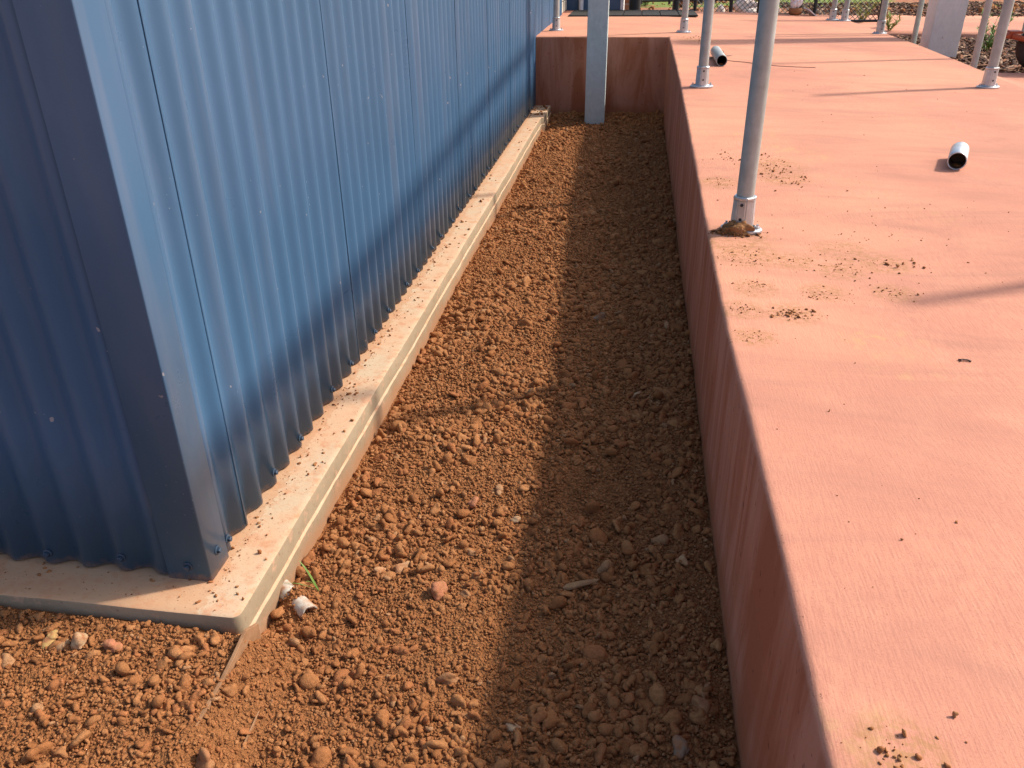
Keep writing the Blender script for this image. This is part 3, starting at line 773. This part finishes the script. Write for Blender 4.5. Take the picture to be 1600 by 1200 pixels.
for a in ((683, 930, .0, .026, (1, 1, .8), 'red', 'reddish crumbly clod, the largest beside the pale pebbles left of the shade edge'),
          (1092, 1108, .0, .030, (1, .9, .85), 'brown', 'large rounded brown rock at the foot of the retaining wall'),
          (83, 1006, .07, .021, (.9, 1.1, .7), 'ochre', 'mustard yellow stone in front of the shed footing'),
          (125, 1020, .07, .022, (1, .9, .8), 'pale', 'angular pale stone on the soil below the shed footing'),
          (107, 1014, .07, .019, (1.1, .8, .8), 'tan', 'tan stone touching the left of the angular pale stone'),
          (178, 1018, .07, .023, (.9, 1, .8), 'red', 'russet lump right of the angular pale stone'),
          (803, 1140, .0, .0135, (1, .9, .8), 'pale', 'small bright pale stone alone at the bottom of the picture in the shade edge'),
          (318, 1185, .06, .034, (1.3, .8, .7), 'brown', 'broad brown clod at the bottom margin below the form board'),
          (625, 888, .0, .020, (1.4, .7, .7), 'tan', 'wedge shaped tan stone left of the reddish crumbly clod'),
          (596, 890, .0, .021, (.9, 1, .8), 'tan', 'round tan stone touching the wedge shaped one'),
          (705, 1065, .0, .024, (1.1, .8, .6), 'brown', 'flattish brown clod in the middle of the bottom foreground'),
          (1062, 1178, .0, .024, (1, .8, .8), 'grey', 'greyish brown rock near the bottom right end of the trench'),
          (803, 808, .0, .017, (1.4, .7, .6), 'pale', 'flat square cornered pale stone on the shadow line'),
          (1065, 885, .0, .018, (1, 1, .8), 'tan', 'tan rock near the wall, upper of a close pair'),
          (780, 768, .0, .019, (1.3, .8, .7), 'tan', 'elongated tan stone in the pebbly patch above the square cornered one'),
          (738, 784, .0, .020, (1, 1, .8), 'red', 'rosy round clod in the pebbly patch'),
          (942, 500, .0, .022, (1, .8, .8), 'grey', 'dark grey rock in the shaded middle of the trench'),
          (993, 617, .0, .017, (1.2, .8, .8), 'pale', 'pale stone in the shade halfway along the trench'),
          (1043, 520, .0, .020, (1.2, .8, .7), 'tan', 'pale tan stone by the wall in the shade beyond the halfway point')):
    lumpobj('stone', *a[:5], ST[a[5]], a[6], 'stone', rz=a[0]*.7)
    bpy.data.objects[-1] if False else None
for o in S.objects:
    if o.name.startswith('stone'): o['group'] = g1
# wood chip
bm = bmesh.new(); c = onz(905, 915, .0); pr = [(-.042, .004), (-.03, .009), (-.005, .011), (.02, .010), (.04, .006), (.05, .002)]
rings = [[bm.verts.new((x, w*math.cos(a)+.0015*math.sin(x*200+a), .55*w*math.sin(a)+.001*math.sin(x*400+a*3))) for a in [2*math.pi*k/9 for k in range(9)]] for x, w in pr]
for A, B in zip(rings, rings[1:]):
    for i in range(9): bm.faces.new((A[i], A[(i+1) % 9], B[(i+1) % 9], B[i]))
bm.faces.new(rings[0][::-1]); bm.faces.new(rings[-1])
o = obj('wood_chip', bm, WOOD, None, True, 40); o.location = (c.x, c.y, float(soil_h(c.x, c.y))+.011); o.rotation_euler = (0, R(-6), R(20)); tag(o, 'weathered splinter of wood lying on the shaded soil in the middle of the trench', 'wood chip')
# twig on the ramp
bm = bmesh.new(); c = on_walk(1507, 564, .53); path_tube(bm, [(-.014, .002, .002), (-.004, 0, .004), (.006, .001, .0035), (.014, -.003, .002)], .0022, 7); path_tube(bm, [(-.006, 0, .004), (-.011, -.006, .004)], .0015, 6)
o = obj('twig', bm, WIRE, None, True); o.location = c; tag(o, 'tiny brown twig lying alone on the ramp', 'twig')
for px, py, r, lab in ((1425, 407, .0065, 'dark soil pellet at the right end of the crumb trail on the ramp'), (1403, 418, .0055, 'dark soil pellet just below and left of the end of the crumb trail'), (1491, 1120, .0048, 'single dark pellet near the bottom right corner of the ramp'),
                       (1434, 461, .005, 'dark pellet below the crumb trail next to the faint post shadow'), (1296, 643, .003, 'tiny lone pellet on the bare middle of the ramp')):
    bm = bmesh.new(); bmesh.ops.create_icosphere(bm, subdivisions=3, radius=1); V = np.array([v.co[:] for v in bm.verts]); W = lump(V, rng, 1)
    for v, p in zip(bm.verts, W): v.co = Vector(p)*r
    c = on_walk(px, py, .53); o = obj('soil_pellet', bm, ST['brown'], None, True); o.location = (c.x, c.y, c.z+r*.5); tag(o, lab, 'pellet', 'loose pellets on the ramp')
# soil heaped on the first post's flange
bm = bmesh.new(); bmesh.ops.create_icosphere(bm, subdivisions=4, radius=1); V = np.array([v.co[:] for v in bm.verts])
nn = 1+.55*fbm(V[:, 0]*2.5+3, V[:, 1]*2.5+V[:, 2]*2, 4)
for v, k in zip(bm.verts, nn): v.co = Vector((v.co.x*.050*k, v.co.y*.026*k, max(v.co.z, -.1)*.034*k))
o = obj('soil_heap', bm, CLOD, None, True); o.location = p1+Vector((-.022, -.036, .004)); o.rotation_euler = (0, 0, R(-15)); tag(o, 'small heap of brown soil caught on the flange of the nearest post', 'soil heap')
me = o.data; at_ = me.attributes.new('tint', 'FLOAT_COLOR', 'POINT'); at_.data.foreach_set('color', np.tile([.3, .17, .08, 1], len(me.vertices)).astype(np.float32))
n = 520; x = p1.x-.025+rng.normal(0, .034, n); y = p1.y-.036+rng.normal(0, .016, n); zz_ = walk(x, y)+.034*np.exp(-((x-p1.x+.02)/.04)**2-((y-p1.y+.035)/.02)**2)
V, F, C = scatter(np.stack([x, y, zz_], 1), .0015+.0065*rng.random(n)**3, rng)
me = mesh_np('loose_grains', V, F, C*.7); hp = link('loose_grains', me, CLOD, o); hp.matrix_parent_inverse = (Matrix.Translation(o.location)@Matrix.Rotation(R(-15), 4, 'Z')).inverted(); tag(hp, kind='stuff')

# ------------------------------------------------------------------ plants
def blade(bm, base, tip, w, bend):
    base, tip = Vector(base), Vector(tip); d = tip-base; s = Vector((-d.y, d.x, 0)); s = s.normalized() if s.length > 1e-6 else Vector((1, 0, 0))
    L_ = []; n = 6
    for i in range(n+1):
        t = i/n; p = base.lerp(tip, t)+Vector((0, 0, bend*math.sin(math.pi*t))); ww = w*(1-t)**.6*(.5+.5*min(1, t*5))
        L_.append((bm.verts.new(p-s*ww/2), bm.verts.new(p+s*ww/2)))
    for (a, b), (c, d2) in zip(L_, L_[1:]): bm.faces.new((a, b, d2, c))
g0 = Vector((-.700, 1.435, .0))
gr = empty('grass_tuft', g0, label='single green grass shoot sprouting between the footing and the drain pipe', cat='grass shoot')
for tip, w_ in (((-.045, .01, .085), .008), ((-.02, -.02, .045), .005), ((-.085, -.02, .03), .003)):
    bm = bmesh.new(); blade(bm, (0, 0, 0), tip, w_, .012); obj('blade', bm, LEAFM, gr, True)
def seedling(name, c, h, r, n, mat, label, cat='shrub'):
    t = empty(name, c, label=label, cat=cat)
    bm = bmesh.new(); sb = bmesh.new()
    for k in range(max(5, n//22)):
        a = random.uniform(0, 6.28); rr = r*random.uniform(.2, .8); top = Vector((rr*math.cos(a), rr*math.sin(a), h*random.uniform(.6, 1)))
        tube(sb, (0, 0, 0), top, .004, .0015, 5)
        for j in range(22):
            u = random.uniform(.15, 1); p = top*u; b = random.uniform(0, 6.28); l = random.uniform(.05, .10)
            blade(bm, p, p+Vector((math.cos(b)*l, math.sin(b)*l, random.uniform(.0, .7)*l)), .016, .008)
    obj('stem', sb, LEAFM, t); obj('foliage', bm, mat, t)
sp = onz(1538, 82, .45); seedling('seedling', (sp.x, sp.y, .44), .40, .24, 260, LEAFM, 'bushy green seedling growing in the mulch bed right of the wide pale column')
sp = onz(1345, 34, .5); seedling('shrub', (sp.x, sp.y, .47), .35, .30, 220, LEAFY, 'low yellow green shrub behind the chain link right of the paired posts')
sp = onz(1362, 42, .5); seedling('shrub', (sp.x+.1, sp.y-.4, .47), .22, .22, 160, LEAFY, 'small yellow green weed at the foot of the thick black fence post')
sp = onz(1008, 7, .55); seedling('shrub', (sp.x, sp.y+.5, .5), .3, .55, 420, LEAFM, 'bright green tuft of weeds beyond the landing right of the black post')
# mulch bed: chips are uncountable
mx = np.concatenate([rng.uniform(2.5, 6.5, 9000), rng.uniform(2.4, 11, 7000)]); my = np.concatenate([rng.uniform(7.25, 10.7, 9000), rng.uniform(13.0, 16.5, 7000)])
k = ~((my < 11) & (my > 10.75-.17*(mx-2.6))); mx, my = mx[k], my[k]
n = len(mx); ang = rng.uniform(0, 6.28, n); Ls = rng.uniform(.015, .05, n); Ws = rng.uniform(.006, .016, n); ti = rng.uniform(-.5, .5, (n, 2))
base = np.array([[-1, -1, 0], [1, -1, 0], [1, 1, 0], [-1, 1, 0], [-1, -1, 1], [1, -1, 1], [1, 1, 1], [-1, 1, 1]], float); base[:, 2] *= .3
Vx = base[None, :, 0]*Ls[:, None]; Vy = base[None, :, 1]*Ws[:, None]; Vz = base[None, :, 2]*.02+Vx*ti[:, :1]+Vy*ti[:, 1:]
X = Vx*np.cos(ang)[:, None]-Vy*np.sin(ang)[:, None]+mx[:, None]; Y = Vx*np.sin(ang)[:, None]+Vy*np.cos(ang)[:, None]+my[:, None]
Z = Vz+(gz(mx, my)+.012)[:, None]
q6 = np.array([[0, 3, 2, 1], [4, 5, 6, 7], [0, 1, 5, 4], [1, 2, 6, 5], [2, 3, 7, 6], [3, 0, 4, 7]])
F = (q6[None]+np.arange(n)[:, None, None]*8).reshape(-1, 4)
def m_mulch():
    n = N('mulch', .95, spec=.1); a = n.attr('tint'); n.set('Base Color', a.outputs['Color']); n.bump(n.noise(60, 4), .5, .004); return n.m
cc = np.array([[.10, .055, .04], [.15, .085, .055], [.30, .20, .14], [.075, .045, .035], [.21, .10, .06]])[rng.integers(0, 5, n)]
tag(link('bark_mulch', mesh_np('bark_mulch', np.stack([X, Y, Z], -1).reshape(-1, 3), F, np.repeat(cc, 8, 0)), m_mulch(), None, False), kind='stuff')
# stones and earth lumps on the slope behind (uncountable rubble)
n = 2600; x = rng.uniform(-1, 12, n); y = rng.uniform(12, 26, n); r = .015+.07*rng.random(n)**4
k = ~((x > 2.2) & ((y < 13.9) | (y > 15.4))); x, y, r = x[k], y[k], r[k]
V, F, C = scatter(np.stack([x, y, gz(x, y)], 1), r, rng); tag(link('slope_rubble', mesh_np('slope_rubble', V, F, C*1.1), CLOD), kind='stuff')

# ------------------------------------------------------------------ landing: mat, buildings, fence
mt = empty('rubber_mat', (-.07, 10.6, .71), label='dark grey rubber mat of square tiles on the far landing', cat='mat')
zt = float(walk(0, 10.6))
for i in range(7):
    for j in range(2):
        bm = bmesh.new(); box(bm, -.74+i*.211, -.74+i*.211+.206, -.36+j*.47, -.36+j*.47+.465, -.004, .014, .004)
        if i == 0 or i == 6:
            for v in bm.verts:
                s = (v.co.y+.36)/.72
                if i == 6 and v.co.x > .72: v.co.x -= .0
        obj('mat_tile', bm, RUB, mt)
mt.location.z = zt
bw = empty('brick_wall', (-.16, 11.45, .5), label='strip of red brick wall beyond the landing left of the black post', cat='wall')
bm = bmesh.new(); box(bm, -.03, .052, 0, .3, 0, 2.4, .003); obj('brickwork', bm, BRICK, bw)
ab = empty('blue_annex', (-.6, 11.4, .5), label='blue clad annex with a white downpipe closing the far end of the landing', cat='building')
V, F = [], []
m = int(8*10)+1
bm = bmesh.new(); box(bm, -.42, .36, 0, .9, 0, 2.4, .004); obj('wall_panel', bm, BLUE, ab)
bm = bmesh.new(); box(bm, .361, .395, -.02, .9, 0, 2.4, .003); obj('corner_trim', bm, PAPER, ab)
bm = bmesh.new(); tube(bm, (-.135, -.04, 0.1), (-.135, -.04, 2.4), .03, n=16); obj('downpipe', bm, PAPER, ab, True, 40)
bm = bmesh.new(); box(bm, -.385, -.36, -.06, 0, .2, 2.3, .003); obj('door_jamb', bm, BLACK, ab)
# cream louvred door leaf against the side wall
dr = empty('cream_door', (-.93, 10.62, .71), label='cream boarded door leaf standing open by the blue annex', cat='door')
bm = bmesh.new()
for k in range(16): box(bm, -.012, .012, 0, .74, k*.13+.005, k*.13+.126, .004)
obj('boards', bm, CREAM, dr)
bm = bmesh.new(); tube(bm, (.013, .08, 1.0), (.05, .08, 1.0), .012, n=12); obj('knob', bm, BOLT, dr, True, 40)
bx = empty('meter_box', (-.90, 8.55, 1.02), label='small black box fixed low on the blue wall behind the landing post', cat='box')
bm = bmesh.new(); box(bm, 0, .06, 0, .42, 0, .3, .006); obj('case', bm, BLACK, bx)
bm = bmesh.new(); box(bm, .061, .066, .03, .39, .03, .27, .003); obj('lid', bm, RUB, bx)
bp = empty('black_post', (-.06, 11.32, .69), label='thick round black post at the far side of the rubber mat', cat='post')
bm = bmesh.new(); tube(bm, (0, 0, 0), (0, 0, 2.4), .072, n=24); obj('shaft', bm, BLACK, bp, True, 40)
bm = bmesh.new(); tube(bm, (0, 0, 0.001), (0, 0, .02), .085, n=24); obj('base_collar', bm, BLACK, bp, True, 40)
# black chain-link fence
def fence(a, b, zb, label, thick, thin, top=1.25, links=True):
    a, b = Vector(a), Vector(b); L = (b-a).length; u = (b-a)/L
    t = empty('chain_link_fence', a, math.atan2(u.y, u.x), label=label, cat='fence')
    for s in thick:
        bm = bmesh.new(); tube(bm, (s, 0, 0), (s, 0, top), .042, n=16); obj('post', bm, BLACK, t, True, 40)
    for s in thin:
        bm = bmesh.new(); tube(bm, (s, 0, 0), (s, 0, top), .022, n=12); obj('stay', bm, BLACK, t, True, 40)
    for z in (.05, top-.05):
        bm = bmesh.new(); tube(bm, (0, 0, z), (L, 0, z), .016, n=10); obj('rail', bm, BLACK, t, True, 40)
    if links:
        bm = bmesh.new(); st = .062; hh = top-.1; nn = int((L+hh)/st)
        for i in range(nn):
            for sg in (1, -1):
                s0 = i*st-(hh if sg > 0 else 0); s1 = s0+sg*hh if sg > 0 else s0-hh
                p0, p1 = [s0, .05], [s1, .05+hh]
                def clip(p, q):
                    if p[0] < 0: f = (0-p[0])/(q[0]-p[0]); return [0, p[1]+(q[1]-p[1])*f]
                    if p[0] > L: f = (L-p[0])/(q[0]-p[0]); return [L, p[1]+(q[1]-p[1])*f]
                    return p
                if (p0[0] < 0 and p1[0] < 0) or (p0[0] > L and p1[0] > L): continue
                c0 = clip(p0, p1); c1 = clip(p1, p0)
                tube(bm, (c0[0], .006*sg, c0[1]), (c1[0], .006*sg, c1[1]), .0036, n=4, cap=False)
        obj('mesh', bm, BLACK, t)
fa = onz(1056, 16, .62)
fence((.45, 11.42, .60), (1.98, 11.42, .60), .6, 'black framed chain link fence behind the landing and the pale rocks', [0, 1.50], [.24, .68, 1.02])
fence((1.99, 11.44, .52), (2.98, 11.52, .47), .5, 'black chain link fence bay ending at the thick post right of the ramp top', [.985], [.16])
fence((-.02, 14.6, .60), (1.9, 14.9, .6), .6, 'black low frame fence standing further back on the red dirt', [0.02, 1.0], [.5, 1.5], links=False)
# pale rocks behind the fence
for px, py, r, lab in ((1127, 15, .10, 'small pale rock behind the fence right of the second ramp post'), (1168, 10, .20, 'large pale orange streaked rock behind the fence left of the nearest pipe post'),
                       (1186, 12, .16, 'pale rock half hidden by the top of the nearest pipe post'), (1208, 6, .14, 'white rock right of the top of the nearest pipe post')):
    c = onz(px, py+6, .6); bm = bmesh.new(); bmesh.ops.create_icosphere(bm, subdivisions=4, radius=1); V = np.array([v.co[:] for v in bm.verts]); W = lump(V, np.random.default_rng(int(px)), 1.1)
    kk = 1+.16*fbm(V[:, 0]*3+px, V[:, 1]*3+V[:, 2]*3, 3)
    for v, p, q_ in zip(bm.verts, W, kk): v.co = Vector(p)*r*q_
    o = obj('pale_rock', bm, WHITE, None, True); o.location = (c.x, max(c.y, 11.9), .47+r*.6); tag(o, lab, 'rock', 'pale rocks behind the fence')
# brown pot with a white bag
c = on_walk(1232, 19, .7)
pt = empty('brown_pot', (c.x, 11.2, float(walk(c.x, 11.2))), label='round brown pot at the far edge of the landing holding crumpled white plastic', cat='pot')
bm = bmesh.new(); lathe(bm, [(.0001, 0), (.05, 0), (.075, .02), (.08, .05), (.072, .08), (.064, .08), (.07, .05), (.05, .02), (.0001, .02)], 28); obj('bowl', bm, ST['brown'], pt, True, 50)
bm = bmesh.new(); bmesh.ops.create_icosphere(bm, subdivisions=4, radius=1)
for v in bm.verts:
    p = v.co; k_ = 1+.5*float(fbm(p.x*3+2, p.y*3+p.z*4, 4)); v.co = Vector((p.x*.075*k_, p.y*.07*k_, p.z*.10*k_+.17))
bg = obj('plastic_bag', bm, PAPER, None, False); bg.location = pt.location; tag(bg, 'crumpled white plastic bag stuffed in the brown pot', 'bag')
c = on_walk(1248, 18, .7)
bm = bmesh.new(); box(bm, -.07, .07, -.09, .09, 0, .012, .003); o = obj('white_offcut', bm, PAPER); o.location = (c.x+.02, 11.2, float(walk(c.x, 11.2))+.03); o.rotation_euler = (R(8), R(35), R(20)); tag(o, 'white board scrap leaning beside the brown pot', 'scrap')

# ------------------------------------------------------------------ wheelbarrow (only its wheel and front reach into the picture)
wc = onz(1604, 113, .50)
wb = empty('wheelbarrow', (wc.x+.10, wc.y+.1, .50), R(-8), label='faded orange wheelbarrow at the right margin, its black tyre on the apron', cat='wheelbarrow')
def ring(bm, R_, r, w, n=40, m=12, ax=0):
    V = [[bm.verts.new(((R_+r*math.cos(b))*math.cos(a), w*math.sin(b), (R_+r*math.cos(b))*math.sin(a)+R_+r)) for b in [2*math.pi*j/m for j in range(m)]] for a in [2*math.pi*i/n for i in range(n)]]
    for i in range(n):
        for j in range(m): bm.faces.new((V[i][j], V[(i+1) % n][j], V[(i+1) % n][(j+1) % m], V[i][(j+1) % m]))
bm = bmesh.new(); ring(bm, .135, .042, .045); tyre = None
wh = obj('wheel', bm, TYRE, wb, True)
bm = bmesh.new(); tube(bm, (0, -.022, .177), (0, .022, .177), .095, n=28); obj('rim', bm, ORANGE, wh, True, 40)
bm = bmesh.new(); tube(bm, (0, -.09, .177), (0, .09, .177), .012, n=12); obj('axle', bm, BOLT, wb, True, 40)
bm = bmesh.new()
for s in (-1, 1):
    path_tube(bm, [(-.24, s*.07, .255), (0.0, s*.085, .20), (.4, s*.14, .30), (1.3, s*.28, .52)], .020, 10)
path_tube(bm, [(-.24, -.07, .255), (-.27, 0, .258), (-.24, .07, .255)], .024, 10)
obj('frame', bm, ORANGE, wb, True, 50)
bm = bmesh.new(); box(bm, -.26, -.17, -.075, .075, .272, .290, .004)
obj('wheel_guard', bm, ORANGE, wb)
bm = bmesh.new()
tp = [(.02, -.30, .62), (.02, .30, .62), (.95, .33, .62), (.95, -.33, .62)]; bt = [(.22, -.18, .36), (.22, .18, .36), (.75, .2, .36), (.75, -.2, .36)]
T = [bm.verts.new(p) for p in tp]; Bq = [bm.verts.new(p) for p in bt]
for i in range(4): bm.faces.new((T[i], T[(i+1) % 4], Bq[(i+1) % 4], Bq[i]))
bm.faces.new(Bq)
o = obj('tray', bm, ORANGE, wb); md = o.modifiers.new('t', 'SOLIDIFY'); md.thickness = .004
for s in (-1, 1):
    bm = bmesh.new(); tube(bm, (.7, s*.2, .36), (.8, s*.24, .0), .014, n=10); obj('leg', bm, ORANGE, wb, True, 40)
